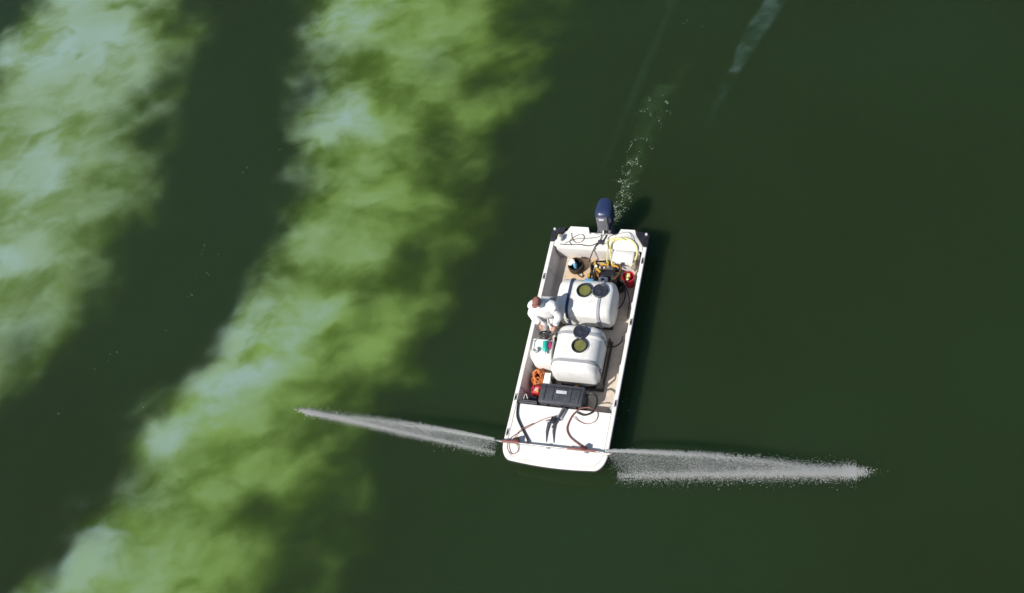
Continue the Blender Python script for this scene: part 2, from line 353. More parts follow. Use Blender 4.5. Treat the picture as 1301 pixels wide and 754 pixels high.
# ------------------------------------------------------------------ droplets and foam
OCT = np.array([(1, 0, 0), (-1, 0, 0), (0, 1, 0), (0, -1, 0), (0, 0, 1), (0, 0, -1)], float)
OF = np.array([(0, 2, 4), (2, 1, 4), (1, 3, 4), (3, 0, 4), (2, 0, 5), (1, 2, 5), (3, 1, 5), (0, 3, 5)])
TET = np.array([(1, 1, 1), (1, -1, -1), (-1, 1, -1), (-1, -1, 1)], float) * .85
TF = np.array([(0, 1, 2), (0, 3, 1), (0, 2, 3), (1, 3, 2)])
def droplets(name, pos, size, squash, mt, direction=None, stretch=None, fine=False):
    OCT, OF = (TET, TF) if fine else (globals()['OCT'], globals()['OF']); nv = len(OCT)
    n = len(pos); sz = np.asarray(size).reshape(n, 1, 1)
    v = OCT[None] * sz * np.array(squash)[None, None, :]
    ang = rng.uniform(0, 6.28, n) if direction is None else np.full(n, direction)
    if stretch is not None: v[:, :, 0] *= np.asarray(stretch).reshape(n, 1)
    c, s = np.cos(ang)[:, None], np.sin(ang)[:, None]
    x = v[:, :, 0] * c - v[:, :, 1] * s; y = v[:, :, 0] * s + v[:, :, 1] * c
    v = np.stack([x, y, v[:, :, 2]], -1) + np.asarray(pos)[:, None, :]
    me = bpy.data.meshes.new(name)
    f = (OF[None] + (np.arange(n) * nv)[:, None, None]).reshape(-1, 3)
    me.vertices.add(n * nv); me.vertices.foreach_set('co', v.reshape(-1))
    me.loops.add(len(f) * 3); me.loops.foreach_set('vertex_index', f.reshape(-1).astype(np.int32))
    me.polygons.add(len(f)); me.polygons.foreach_set('loop_start', (np.arange(len(f)) * 3).astype(np.int32)); me.polygons.foreach_set('loop_total', np.full(len(f), 3, np.int32))
    me.update(calc_edges=True); me.validate()
    me.materials.append(mt); o = bpy.data.objects.new(name, me); C.objects.link(o); return o
def drop_mat(name, col, tl=.5):
    mt = bpy.data.materials.new(name); mt.use_nodes = True; N = mt.node_tree.nodes; L = mt.node_tree.links; b = N['Principled BSDF']
    b.inputs['Base Color'].default_value = col + (1,); b.inputs['Roughness'].default_value = .35
    t = N.new('ShaderNodeBsdfTranslucent'); t.inputs[0].default_value = col + (1,); ms = N.new('ShaderNodeMixShader'); ms.inputs[0].default_value = tl
    L.new(b.outputs[0], ms.inputs[1]); L.new(t.outputs[0], ms.inputs[2]); L.new(ms.outputs[0], N['Material Output'].inputs['Surface']); return mt
DROP = drop_mat('spray_water', (.92, .93, .93)); FOAM = drop_mat('foam', (.42, .52, .38), .2)

def jet(label, A, Bp, z0, arc, drift, n_sheet, n_line, n_splash, thick, mist):
    """a pressurised jet leaving the boom end; water peels off it and falls as a curtain"""
    A = np.array(A); Bp = np.array(Bp); d = Bp - A; Lg = np.linalg.norm(d); t = d / Lg; nrm = np.array([-t[1], t[0]])
    if nrm[1] > 0: nrm = -nrm                      # towards the bow's side
    zj = lambda s: z0 * (1 - s ** 1.6) + arc * 4 * s * (1 - s)
    P = []; S = []
    # curtain
    s = rng.beta(1.0, 1.15, n_sheet); f = rng.uniform(0, 1, n_sheet)
    gust = np.array([mnoise.noise((q * 7, 3.1, w_ * 2)) for q, w_ in zip(s, f)])
    keep = rng.uniform(0, 1, n_sheet) < .62 + .6 * gust
    s = s[keep]; f = f[keep]; k = len(s)
    s = s + rng.normal(0, .03, k) * f + .03 * f * rng.uniform(0, 1, k) + .008 * f
    f = f * np.clip(.45 + s * 8, 0, 1)
    h = np.maximum(zj(np.minimum(s, 1)), .0) * (1 - f)
    lat = drift * f * (1 - s) + rng.normal(0, 1, k) * thick * (.25 + f)
    xy = A + t * (s * Lg)[:, None] + nrm * lat[:, None] + t * (f * .12 * rng.normal(0, 1, k))[:, None]
    P.append(np.column_stack([xy, np.maximum(h, .01)])); S.append(rng.gamma(2.2, .0006, k) + .0008)
    # the jet itself
    s = rng.beta(.7, 2.0, n_line); h = zj(s) + rng.normal(0, .012, n_line) * (1 + 4 * s)
    xy = A + t * (s * Lg)[:, None] + nrm * (rng.normal(0, .012, n_line) * (1 + 5 * s))[:, None]
    P.append(np.column_stack([xy, np.maximum(h, .01)])); S.append(rng.gamma(3, .0007, n_line) + .0012)
    # splash where the curtain meets the lake
    s = .03 + .97 * rng.beta(1.25, .8, n_splash); k = n_splash
    lat = drift * (1 - s) + rng.normal(0, 1, k) * thick * (.4 + 1.1 * rng.uniform(0, 1, k) ** 2)
    xy = A + t * (s * Lg)[:, None] + nrm * lat[:, None]
    P.append(np.column_stack([xy, np.abs(rng.normal(0, .03, k)) + .008])); S.append(rng.gamma(2.0, .0009, k) + .0009)
    # bright landing patch at the far end
    k = n_splash // 9; q = rng.normal(0, 1, (k, 2)); xy = Bp + t * (q[:, :1] * .16 - .12) + nrm * (q[:, 1:] * thick * .6)
    P.append(np.column_stack([xy, np.abs(rng.normal(0, .03, k)) + .008])); S.append(rng.gamma(2.2, .0011, k) + .001)
    P = np.concatenate(P); S = np.concatenate(S)
    o = droplets('spray_jet', P, S, (1, 1, 1), DROP, math.atan2(t[1], t[0]), np.full(len(S), 1.5), fine=True)
    # the finest mist between the drops: a thin lens of scattering air hanging under the jet
    g = G(); loops = []
    for s_ in np.linspace(.0, .97, 60):
        zt = zj(s_) + .01; lo_ = .012; mid = (zt + lo_) / 2; hh = max(.03, (zt - lo_) / 2); wd = (.045 + .6 * thick * min(1, s_ * 6 + .3)) * (1 - .45 * s_); hh *= min(1, .22 + s_ * 7); mid = zt - hh
        c0 = A + t * (s_ * Lg); lp = []
        for k in range(18):
            a = 2 * math.pi * k / 18; zz_ = max(lo_, mid + hh * math.sin(a)); fall = 1 - (zz_ - lo_) / max(.05, zt - lo_); zz_ = max(lo_, zz_ + .07 * fall * mnoise.noise((s_ * 30, k * .8, 2.)))
            off = drift * fall * (1 - s_) + wd * math.cos(a) * (.45 + .75 * fall) + (.03 + .09 * fall) * mnoise.noise((s_ * 26, k * .35, z0))
            lp.append((c0[0] + nrm[0] * off, c0[1] + nrm[1] * off, zz_))
        loops.append(lp)
    g.loft(loops); me = g.mesh('mist'); mm = bpy.data.materials.new('spray_mist'); mm.use_nodes = True; nt_ = mm.node_tree
    nt_.nodes.remove(nt_.nodes['Principled BSDF']); pv = nt_.nodes.new('ShaderNodeVolumePrincipled'); pv.inputs['Color'].default_value = (.97, .98, .98, 1); pv.inputs['Density'].default_value = mist; pv.inputs['Anisotropy'].default_value = .1
    nt_.links.new(pv.outputs[0], nt_.nodes['Material Output'].inputs['Volume'])
    me.materials.append(mm); mo_ = bpy.data.objects.new('mist', me); C.objects.link(mo_); mo_.parent = o; mo_['kind'] = 'stuff'
    return tag(o, label, 'spray', kind='stuff')
jet('long white fan of water spray ending in dark open water', (2.50, -4.38), (7.58, -4.70), .78, .10, .28, 44000, 15000, 42000, .085, .75)
jet('short white fan of water spray landing on the green cloud', (.04, -4.02), (-4.88, -2.84), .75, .02, .06, 28000, 12000, 24000, .048, .9)

# wash foam flecks behind the motor
rows = [(Vector(a), Vector(c)) for a, c in WASH]
pos = []; siz = []
clusters = []
for _ in range(46):
    s = min(.999, rng.beta(2.6, 1.2)) * (len(rows) - 1.001); i = int(s); f = s - i
    a = rows[i][0].lerp(rows[i + 1][0], f); c = rows[i][1].lerp(rows[i + 1][1], f); p = a.lerp(c, rng.uniform(.1, .9))
    clusters.append((p.x, p.y, rng.uniform(0, 6.28), rng.uniform(.04, .13) * (.5 + s / 6), int(rng.uniform(8, 34) * (.35 + s / 7))))
for x, y, an, ln, k in clusters:
    for _ in range(k):
        q = rng.normal(0, 1); pos.append((x + math.cos(an) * ln * q + rng.normal(0, .025), y + math.sin(an) * ln * q + rng.normal(0, .025), .016)); siz.append(rng.gamma(2, .0026) + .002)
tag(droplets('wake_foam', np.array(pos), siz, (1, 1, .35), FOAM), 'scattered white foam flecks in the wake behind the outboard motor', 'foam', kind='stuff')
SPECK = [(-8.27, 1.85), (-8.75, 0.67), (-8.56, 1.38), (-7.91, 4.68), (-7.08, 5.41), (-10.8, -0.89), (-10.92, -1.29), (-9.33, -2.37), (-11.82, -2.7), (-8.92, -0.38), (-7.46, 4.22), (-8.66, 2.01), (4.7, 7.99), (4.49, 8.17), (2.95, -2.9), (2.82, -3.5), (2.9, -3.2), (2.75, -3.75), (1.35, 1.3), (1.1, .6)]
pos = []; siz = []
for x, y in SPECK:
    for _ in range(rng.integers(1, 4)):
        pos.append((x + rng.normal(0, .12), y + rng.normal(0, .12), .012)); siz.append(rng.uniform(.006, .016))
tag(droplets('foam_speck', np.array(pos), siz, (1, 1, .3), FOAM), 'loose tiny foam specks floating on the dark water between the clouds', 'foam', kind='stuff')

# ================================================================== BOAT
ZG, ZF, ZD = .60, .14, .593            # gunwale, cockpit floor, decks
boat = thing('skiff', 'white flat bottomed work skiff loaded with tanks and spraying gear', 'boat', (2.9, 0, 0))
def outline(hw, bow, stern, r=.46, nose=.05, n=14):
    """plan outline from the stern corner on -v round the bow to +v (open at the transom)"""
    pts = [(stern + (bow - r - stern) * k / n, -hw) for k in range(n)]
    for k in range(13):
        a = math.radians(90 * k / 12); pts.append((bow - r + (r - nose) * math.sin(a) , -hw + (r * .55) * (1 - math.cos(a))))
    m_ = hw - r * .55
    for k in range(1, 8):
        t = -1 + k / 4.; 
        pts.append((bow - nose + nose * (1 - t * t), m_ * t))
    for k in range(12, -1, -1):
        a = math.radians(90 * k / 12); pts.append((bow - r + (r - nose) * math.sin(a), hw - (r * .55) * (1 - math.cos(a))))
    pts += [(stern + (bow - r - stern) * k / n, hw) for k in range(n - 1, -1, -1)]
    return pts
O_g = outline(1.175, 5.92, -.06); O_m = outline(1.12, 5.82, -.05); O_c = outline(1.0, 5.35, -.02, r=.8); O_b = outline(.9, 4.9, .0, r=.9)
part('hull', G().loft([[(u, v, -.16) for u, v in O_b], [(u, v, -.05) for u, v in O_c], [(u, v, .30) for u, v in O_m], [(u, v, ZG - .03) for u, v in O_g]], True, False), GEL, boat)
g = G()
I_g = outline(1.085, 5.84, -.06, r=.44)
g.loft([[(u, v, ZG - .06) for u, v in O_g], [(u, v, ZG - .012) for u, v in O_g], [(u + (-.01 if u > 5.5 else 0), v * .99, ZG) for u, v in O_g], [(u, v, ZG) for u, v in I_g], [(u, v, ZG - .06) for u, v in I_g]], False, False, closed=False)
part('gunwale', g, GEL, boat)
part('rub_rail', G().tube([(u, v, .545) for u, v in outline(1.178, 5.925, -.06)], .018, 6), RUBBER, boat)
# cockpit liner: two flared sides, front step, floor
g = G()
for s in (-1, 1):
    g.loft([[(u, s * 1.088, ZG - .004), (u, s * 1.075, ZG - .05), (u, s * 1.0, ZF + .05), (u, s * .985, ZF + .002)] for u in (.30, 1.2, 2.2, 3.2, 4.5)], False, False, closed=False)
part('side_liner', g, LINER, boat)
part('cockpit_floor', G().box((2.42, 0, ZF - .03), (4.4, 2.02, .06), 0), FLOOR, boat)
part('front_step', G().box((4.56, 0, (ZD + ZF) / 2 - .01), (.05, 2.1, ZD - ZF - .03), .008), LINER, boat)
for s in (-1, 1):                      # inner stringer ribs along the flared sides
    for u in (.95, 1.75, 2.55, 3.35, 4.1):
        g = G().tube([(u, s * 1.072, ZG - .04), (u, s * .995, ZF + .04)], .018, 6); part('side_rib', g, LINER, boat)
# bow deck with a rounded lip
D_o = [p for p in outline(1.075, 5.835, 4.53, r=.44)]
g = G().loft([[(u, v, ZD - .05) for u, v in D_o], [(u, v, ZD) for u, v in D_o]], True, True); part('bow_deck', g, DECKW, boat)
# stern deck with motor notch and clipped corners
S_o = [(.36, -1.07), (.36, 1.07), (.22, 1.07), (-.03, .88), (-.20, .82), (-.20, .48), (-.02, .42), (-.02, -.26), (-.20, -.32), (-.20, -.76), (-.03, -.84), (.22, -1.07)]
g = G().loft([[(u, v, ZD - .07) for u, v in S_o], [(u, v, ZD - .006) for u, v in S_o], [(u + (.006 if u < .3 else -.006), v * .994, ZD) for u, v in S_o]], True, True); part('stern_deck', g, DECKW, boat)
part('transom', G().box((-.03, 0, .24), (.06, 2.1, .62), .01), GEL, boat)
part('stern_step', G().box((.385, .0, (ZD + ZF) / 2 - .02), (.045, 2.02, ZD - ZF - .06), .008), LINER, boat)
for s in (-1, 1):
    c0 = [(-.10, s * 1.19), (-.165, s * .85), (.02, s * .93), (.27, s * 1.10), (.27, s * 1.19)]
    part('corner_bumper', G().loft([[(u, v, ZG - .12) for u, v in c0], [(u, v, ZG + .012) for u, v in c0], [(u * .96 + .004, v * .985, ZG + .025) for u, v in c0]], True, True), BLACK, boat)
    part('stern_light', G().lathe([(.035, 0), (.035, .03), (.02, .05), (.004, .055)], (-.07, s * 1.12, ZG + .02), 12), LABELM, boat)
for u, s in ((.66, 1), (2.28, 1), (4.3, 1), (4.4, -1), (1.26, -1), (5.25, -1)):
    g = G().box((u, s * 1.13, ZG + .012), (.05, .035, .024), .006).tube([(u - .08, s * 1.13, ZG + .035), (u - .04, s * 1.13, ZG + .03), (u + .04, s * 1.13, ZG + .03), (u + .08, s * 1.13, ZG + .035)], .011, 8)
    part('cleat', g, BLACK, boat)
part('side_knee', G().add([(4.2, .9, ZF + .01), (4.2, 1.07, ZF + .34), (4.53, 1.07, ZF + .34), (4.53, .9, ZF + .01)], [(0, 1, 2, 3)]), LINER, boat)

# ------------------------------------------------------------------ outboard motor
MV = .10
mo = thing('outboard_motor', 'dark blue outboard motor mounted on the transom notch', 'outboard motor', (-.42, MV, .3))
def sup(cx, cy, rx, ry, z, n=28, e=3.0, taper=.0):
    pts = []
    for k in range(n):
        a = 2 * math.pi * k / n; c_, s_ = math.cos(a), math.sin(a)
        x = rx * math.copysign(abs(c_) ** (2 / e), c_); y = ry * math.copysign(abs(s_) ** (2 / e), s_) * (1 + taper * x / rx)
        pts.append((cx + x, cy + y, z))
    return pts
lv = [(-.44, .25, .170, .66), (-.44, .285, .195, .72), (-.44, .30, .208, .86), (-.445, .297, .205, 1.02), (-.45, .285, .195, 1.09), (-.455, .26, .17, 1.14), (-.46, .20, .125, 1.175), (-.46, .10, .06, 1.188)]
cw = part('cowling', G().loft([sup(cx, MV, rx, ry, z, taper=.12) for cx, rx, ry, z in lv]), COWL, mo, ang=60)
part('cowl_seam', G().loft([sup(-.44, MV, .292, .2, .70, taper=.12), sup(-.44, MV, .296, .203, .70, taper=.12), sup(-.44, MV, .299, .206, .725, taper=.12), sup(-.44, MV, .292, .2, .725, taper=.12)], False, False), COWLG, cw)
part('front_panel', G().box((-.12, MV, .92), (.10, .27, .40), .03, seg=3, ry=-.2), COWLG, mo)
part('front_badge', G().box((-.10, MV, 1.10), (.05, .12, .03), .008), COWLW, cw)
part('air_intake', G().box((-.70, MV, 1.03), (.04, .22, .06), .012), BLACK, cw)
part('midsection', G().loft([sup(-.42, MV, .17, .10, -.25), sup(-.42, MV, .17, .10, .3), sup(-.42, MV, .20, .14, .67)]), COWLG, mo)
g = G().box((-.13, MV - .14, .48), (.16, .05, .34), .015).box((-.13, MV + .14, .48), (.16, .05, .34), .015).box((-.16, MV, .60), (.2, .30, .08), .02).cyl((-.16, MV - .2, .52), (-.16, MV + .2, .52), .03)
part('clamp_bracket', g, COWLG, mo)
part('steering_arm', G().tube([(-.2, MV, .70), (-.08, MV, .72), (.02, MV, .66)], .028, 10, smooth=4).tube([(.0, MV - .22, .645), (.0, MV + .22, .645)], .018, 8), STEEL, mo)
part('gearcase', G().loft([sup(-.44, MV, .12, .03, -.25), sup(-.44, MV, .2, .055, -.42), sup(-.44, MV, .16, .05, -.50), sup(-.44, MV, .05, .02, -.56)]), COWLG, mo)
pr = part('propeller', G().lathe([(.02, 0), (.045, .03), (.05, .12), (.03, .16)], (-.64, MV, -.42), 12, Matrix.Rotation(-math.pi / 2, 3, 'Y')), BLACK, mo)
for k in range(3):
    a = k * 2.094; c_, s_ = math.cos(a), math.sin(a)
    part('blade', G().loft([[(-.70 + .03 * q, MV + c_ * rr - s_ * q * .07, -.42 + s_ * rr + c_ * q * .07) for q in (-1, -.4, .4, 1)] for rr in (.04, .10, .16)], False, False, closed=False), BLACK, pr)

# ------------------------------------------------------------------ tanks
def tank(label, cu, cv, along_u, Ln, Wd, z0, z1, rad, straps, strap_mats, hatch, lid, frame=True):
    T = thing('spray_tank', label, 'tank', (cu, cv, ZF), 'liquid tanks amidships')
    zc = (z0 + z1) / 2; hh = (z1 - z0) / 2
    def P(a, b_, z): return (cu + a, cv + b_, z) if along_u else (cu + b_, cv + a, z)
    def prof(d, off=0): return rrect(Wd / 2 - d + off, hh - d * .8 + off, rad, 8)
    st = [(-Ln / 2, .10), (-Ln / 2 + .012, .065), (-Ln / 2 + .045, .028), (-Ln / 2 + .10, .0), (-Ln / 6, -.006), (0, -.008), (Ln / 6, -.006), (Ln / 2 - .10, 0), (Ln / 2 - .045, .028), (Ln / 2 - .012, .065), (Ln / 2, .10)]
    part('tank_shell', G().loft([[P(a, y, zc + z) for y, z in prof(d)] for a, d in st]), POLY, T, ang=50)
    for a in (-Ln / 4, Ln / 4):          # moulded ribs of the shell
        pf = prof(0, .010); pf2 = prof(0, .002)
        part('moulded_rib', G().loft([[P(a + .02 * np.sign(a) - .05, y, zc + z) for y, z in pf2], [P(a + .02 * np.sign(a) - .03, y, zc + z) for y, z in pf], [P(a + .02 * np.sign(a) + .03, y, zc + z) for y, z in pf], [P(a + .02 * np.sign(a) + .05, y, zc + z) for y, z in pf2]], False, False), POLY, T)
    for a, sm in zip(straps, strap_mats):
        o1, o0 = prof(0, .024), prof(0, .012)
        s_ = part('strap', G().loft([[P(a - .032, y, zc + z) for y, z in o0], [P(a - .032, y, zc + z) for y, z in o1], [P(a + .032, y, zc + z) for y, z in o1], [P(a + .032, y, zc + z) for y, z in o0]], False, False), sm, T)
        bk = P(a, Wd / 2 + .02, zc + .05); part('buckle', G().box(bk, (.07, .05, .09), .01), STEEL, s_)
    hu, hv = hatch; zt = z1 + .004
    part('hatch_neck', G().lathe([(.205, zt - .03), (.205, zt + .02), (.19, zt + .03), (.155, zt + .03), (.15, zt - .01)], (hu, hv, 0), 32, None, False, False), POLY, T)
    rg = part('hatch_ring', G().lathe([(.185, zt + .028), (.185, zt + .05), (.17, zt + .056), (.15, zt + .05), (.148, zt + .01)], (hu, hv, 0), 32, None, False, False), BLACK, T)
    part('tank_liquid', G().lathe([(.15, zt + .006), (.149, zt + .012)], (hu, hv, 0), 32), LIQUID, T)
    lu, lvv = lid
    ld = part('lid', G().lathe([(.17, zt + .004), (.18, zt + .02), (.178, zt + .05), (.16, zt + .06), (.15, zt + .052), (.05, zt + .05), (.03, zt + .06), (.004, zt + .062)], (lu, lvv, 0), 32), LID, T)
    for k in range(6):
        a = k * math.pi / 3 + .3; part('lid_rib', G().box((lu + .1 * math.cos(a), lvv + .1 * math.sin(a), zt + .055), (.09, .014, .012), .003, rz=a), LID, ld)
    mx, my = (hu + lu) / 2, (hv + lvv) / 2
    part('hinge', G().box((mx, my, zt + .03), (.05, .05, .05), .008), STEEL, ld)
    if not frame:
        part('tank_cradle', G().box((cu, cv, ZF + .035), (Wd * .86, Ln * .9, .066), .006), DSTEEL, T)
    if frame:
        hu2, hv2 = (Ln / 2, Wd / 2) if along_u else (Wd / 2, Ln / 2)
        g = G()
        for s in (-1, 1):
            g.box((cu, cv + s * (hv2 + .045), ZF + .05), (hu2 * 2 + .1, .05, .05), .006); g.box((cu + s * (hu2 + .02), cv, ZF + .05), (.05, hv2 * 2 + .04, .046), .006)
        part('skid_frame', g, DSTEEL, T)
        for su in (-1, 1):
            for sv in (-1, 1):
                part('frame_post', G().box((cu + su * (hu2 - .03), cv + sv * (hv2 + .046), ZF + .20), (.04, .036, .30), .005), DSTEEL, T)
        g = G()
        g.box((cu, cv, ZF + .03), (hu2 * 1.9, hv2 * 1.5, .058), .006)
        part('tank_bed', g, DSTEEL, T)
        for s in (-1, 1): part('frame_rail', G().tube([(cu - hu2 + .02, cv + s * (hv2 + .046), ZF + .36), (cu + hu2 - .02, cv + s * (hv2 + .046), ZF + .36)], .016, 8), DSTEEL, T)
    return T
t1 = tank('wide white tank with straps running fore and aft, beside the seated person', 1.88, .06, False, 1.30, .94, .20, 1.03, .26, (-.36, .36), (STRAP_SHADED, STRAP), (1.80, .045), (1.78, .41), frame=False)
part('tank_sticker', G().box((1.475, .08, .995), (.10, .20, .006), .002, ry=-.45), BLUE, t1)
t2 = tank('white tank with straps running across it, next to the helm console', 3.23, .12, True, 1.16, 1.06, .20, 1.03, .27, (-.35, .34), (STRAP, STRAP), (3.20, .20), (2.85, .17))
part('drain_fitting', G().cyl((3.80, .12, .32), (3.90, .12, .32), .05), BRASS, t2)

# ------------------------------------------------------------------ black gear case
bx = thing('equipment_case', 'long black plastic case with pale plate lying ahead of the tanks', 'case', (4.26, -.07, ZF))
part('case_body', G().box((4.26, -.07, ZF + .24), (.44, .98, .48), .03), GREYP, bx)
ldc = part('case_lid', G().box((4.26, -.07, ZF + .54), (.46, 1.0, .13), .035), GREYP, bx)
for v in (-.46, -.27, .13, .32): part('lid_rib', G().box((4.26, v, ZF + .612), (.38, .05, .016), .005), GREYP, ldc)
part('lid_ridge', G().box((4.12, -.07, ZF + .61), (.03, .9, .02), .006), BLACK, ldc)
part('name_plate', G().box((4.22, -.07, ZF + .612), (.075, .24, .014), .004), LABELM, ldc)
for v in (-.40, -.07, .26): part('latch', G().box((4.495, v, ZF + .46), (.03, .09, .11), .01), BLACK, bx)
for s in (-1, 1): part('end_handle', G().tube([(4.16, -.07 + s * .49, ZF + .36), (4.16, -.07 + s * .535, ZF + .36), (4.36, -.07 + s * .535, ZF + .36), (4.36, -.07 + s * .49, ZF + .36)], .014, 8), BLACK, bx)

# ------------------------------------------------------------------ helm console and seat
co = thing('helm_console', 'white helm console with dark steering wheel in front of the person', 'console', (3.2, -.70, ZF))
def shell(prof, v0, v1, bev):  # side profile in (u,z), extruded over v with chamfered sides
    cu = sum(p[0] for p in prof) / len(prof); cz = sum(p[1] for p in prof) / len(prof)
    ins = lambda k: [(cu + (u - cu) * k, cz + (z - cz) * k) for u, z in prof]
    return G().loft([[(u, v0, z) for u, z in ins(.95)], [(u, v0 + bev, z) for u, z in ins(1)], [(u, v1 - bev, z) for u, z in ins(1)], [(u, v1, z) for u, z in ins(.95)]])
part('console_body', shell([(3.04, ZF + .005), (2.99, .76), (3.06, .93), (3.16, .955), (3.42, .91), (3.49, .80), (3.47, ZF + .005)], -.93, -.46, .03), WPL, co)
part('dash_panel', G().box((3.02, -.68, .87), (.014, .34, .15), .006, ry=.40), BLACK, co)
for k, v in enumerate((-.82, -.70, -.58)):
    part('gauge', G().lathe([(.035, 0), (.035, .012), (.004, .013)], (3.008, v, .87), 16, Matrix.Rotation(-1.17, 3, 'Y')), LABELM, co)
R_ = Matrix.Rotation(-.75, 3, 'Y'); wc = Vector((2.92, -.64, .95))
sw = part('steering_wheel', G().tube([wc + R_ @ Vector((.16 * math.cos(a), .16 * math.sin(a), 0)) for a in np.linspace(0, 2 * math.pi, 24, endpoint=False)], .018, 8, closed=True), BLACK, co)
part('wheel_hub', G().lathe([(.06, -.02), (.065, .01), (.04, .03), (.004, .032)], wc, 14, R_), GREYP, sw)
for a in (.5, 2.6, 4.71): part('spoke', G().cyl(wc, wc + R_ @ Vector((.16 * math.cos(a), .16 * math.sin(a), 0)), .014, n=8), GREYP, sw)
part('steering_column', G().cyl(wc, wc - R_ @ Vector((0, 0, .18)), .024), BLACK, co)
part('grab_rail', G().tube([(3.14, -.90, .94), (3.14, -.90, 1.02), (3.36, -.90, .99), (3.36, -.90, .90)], .010, 8), STEEL, co)
part('throttle_lever', G().cyl((3.06, -.49, .92), (2.99, -.49, 1.05), .014).ell((2.985, -.49, 1.06), (.028, .028, .028)), GREYP, co)
st = thing('helm_chair', 'grey vinyl helm chair the person leans on', 'chair', (2.20, -.80, ZF))
part('seat_box', G().box((2.18, -.80, ZF + .29), (.36, .34, .58), .02), WPL, st)
part('seat_cushion', G().box((2.18, -.80, ZF + .62), (.38, .38, .09), .035, seg=4), SEATM, st)
part('seat_back', G().box((1.99, -.80, ZF + .73), (.06, .34, .18), .028, ry=-.15, seg=4), SEATM, st)
wb = thing('slim_box', 'slim white lidded box between the cross strapped tank and orange rope', 'box', (3.84, -.54, ZF))
part('box_body', G().box((3.84, -.545, ZF + .15), (.34, .15, .30), .02), WPL, wb)
part('box_lid', G().box((3.84, -.545, ZF + .315), (.36, .16, .04), .015), WPL, wb)

# bits lying on the console
def bottle(label, name, pos, r, h, mt, capm, lying=None):
    t = thing(name, label, 'bottle', pos)
    R = Matrix.Identity(3) if lying is None else (Matrix.Rotation(lying, 3, 'Z') @ Matrix.Rotation(math.pi / 2, 3, 'Y'))
    c_ = Vector(pos)
    part('bottle_body', G().lathe([(r * .9, 0), (r, .015), (r, h * .62), (r * .85, h * .74), (r * .42, h * .84), (r * .40, h * .9)], c_, 18, R), mt, t)
    part('cap', G().lathe([(r * .47, h * .88), (r * .47, h), (r * .3, h * 1.02)], c_, 14, R), capm, t)
    return t
bottle('teal plastic bottle lying on the white helm console', 'water_bottle', (3.15, -.61, 1.003), .06, .30, TEAL, WPL, .15)
solo('cup', G().lathe([(.045, 0), (.06, .11), (.054, .112), (.042, .012)], (3.38, -.80, .918), 20), WPL, (3.38, -.80, .918), 'small white cup standing on the console beside the orange rope', 'cup')
g = G()
for k in range(9):
    a = k * .7; g.tube([(3.16 + .035 * math.cos(a), -.505 + .03 * math.sin(a), .965), (3.22 + .04 * math.cos(a + 1), -.49 + .02 * math.sin(a * 2), .985 + .006 * k), (3.27 + .03 * math.sin(a), -.495 + .02 * math.cos(a), .965)], .014, 6, smooth=4)
solo('glove', g, PINK, (3.2, -.5, .95), 'crumpled magenta gloves on the console edge next to the tank', 'gloves')

# ------------------------------------------------------------------ orange rope, red jug, battery box
def coil(label, name, c_, ru, rv, z0, r, turns, mt, cat, jit=.03, rise=.02, group=None, seed=1):
    rd = random.Random(seed); P = []
    nn = int(turns * 14)
    for k in range(nn):
        a = 2 * math.pi * k / 14; q = .55 + .45 * rd.random()
        P.append(Vector((c_[0] + ru * q * math.cos(a) + rd.uniform(-jit, jit), c_[1] + rv * q * math.sin(a) + rd.uniform(-jit, jit), z0 + r + rise * (k / 14) * rd.uniform(.5, 1.2))))
    return solo(name, G().tube(P, r, 6, smooth=3), mt, (c_[0], c_[1], z0), label, cat, group)
rd = random.Random(12); P = []; a = 0.
for k in range(190):
    a += rd.uniform(.3, 1.25) * (1 if rd.random() < .8 else -1); q = rd.uniform(.15, 1) ** .7
    P.append(Vector((3.72 + .235 * q * math.cos(a), -.82 + .185 * q * math.sin(a), ZF + .06 + .30 * (1 - q * q * .8) * rd.random())))
solo('rope_heap', G().tube(P, .0145, 6, smooth=3), ORANGE, (3.72, -.83, ZF + .03), 'tangled heap of orange rope on the floor between console and black case', 'rope')
solo('rope_tray', G().box((3.72, -.81, ZF + .022), (.36, .34, .04), .008), BROWNBAG, (3.72, -.81, ZF), 'dark brown tray under the tangled orange rope heap', 'tray')
jg = thing('fuel_jug', 'red plastic fuel jug with pale label beside the orange rope', 'jug', (4.14, -.74, ZF))
part('jug_body', G().box((4.07, -.76, ZF + .15), (.20, .22, .30), .04, seg=4), REDP, jg)
part('jug_label', G().box((4.08, -.76, ZF + .303), (.09, .11, .008), .002), REDPI, jg)
part('handle', G().tube([(4.01, -.83, ZF + .29), (4.03, -.83, ZF + .36), (4.12, -.83, ZF + .36), (4.14, -.83, ZF + .29)], .014, 8), REDP, jg)
part('spout', G().lathe([(.03, 0), (.03, .05), (.02, .06)], (4.14, -.70, ZF + .295), 12), YEL, jg)
bt = thing('battery_box', 'black battery box with loose pale wires in the bow corner of the cockpit', 'battery', (4.38, -.86, ZF))
part('box_body', G().box((4.37, -.84, ZF + .12), (.24, .26, .24), .02), BLACK, bt)
part('box_lid', G().box((4.37, -.84, ZF + .255), (.26, .28, .04), .015), BLACK, bt)
part('wire', G().tube([(4.42, -.82, ZF + .27), (4.36, -.88, ZF + .36), (4.26, -.93, ZF + .40), (4.38, -.95, ZF + .43), (4.45, -.93, ZF + .42)], .008, 6, smooth=5), WPL, bt)
part('wire', G().tube([(4.40, -.76, ZF + .27), (4.44, -.70, ZF + .40), (4.49, -.66, ZF + .45)], .008, 6, smooth=5), WPL, bt)
solo('storage_pole', G().tube([(4.505, -1.02, ZD + .045), (4.50, -.60, ZD + .04)], .022, 10).tube([(4.46, -1.0, ZD + .03), (4.455, -.62, ZD + .03)], .016, 8), GREYP, (4.5, -.8, ZD), 'pair of dark grey poles resting along the aft edge of bow deck', 'pole')

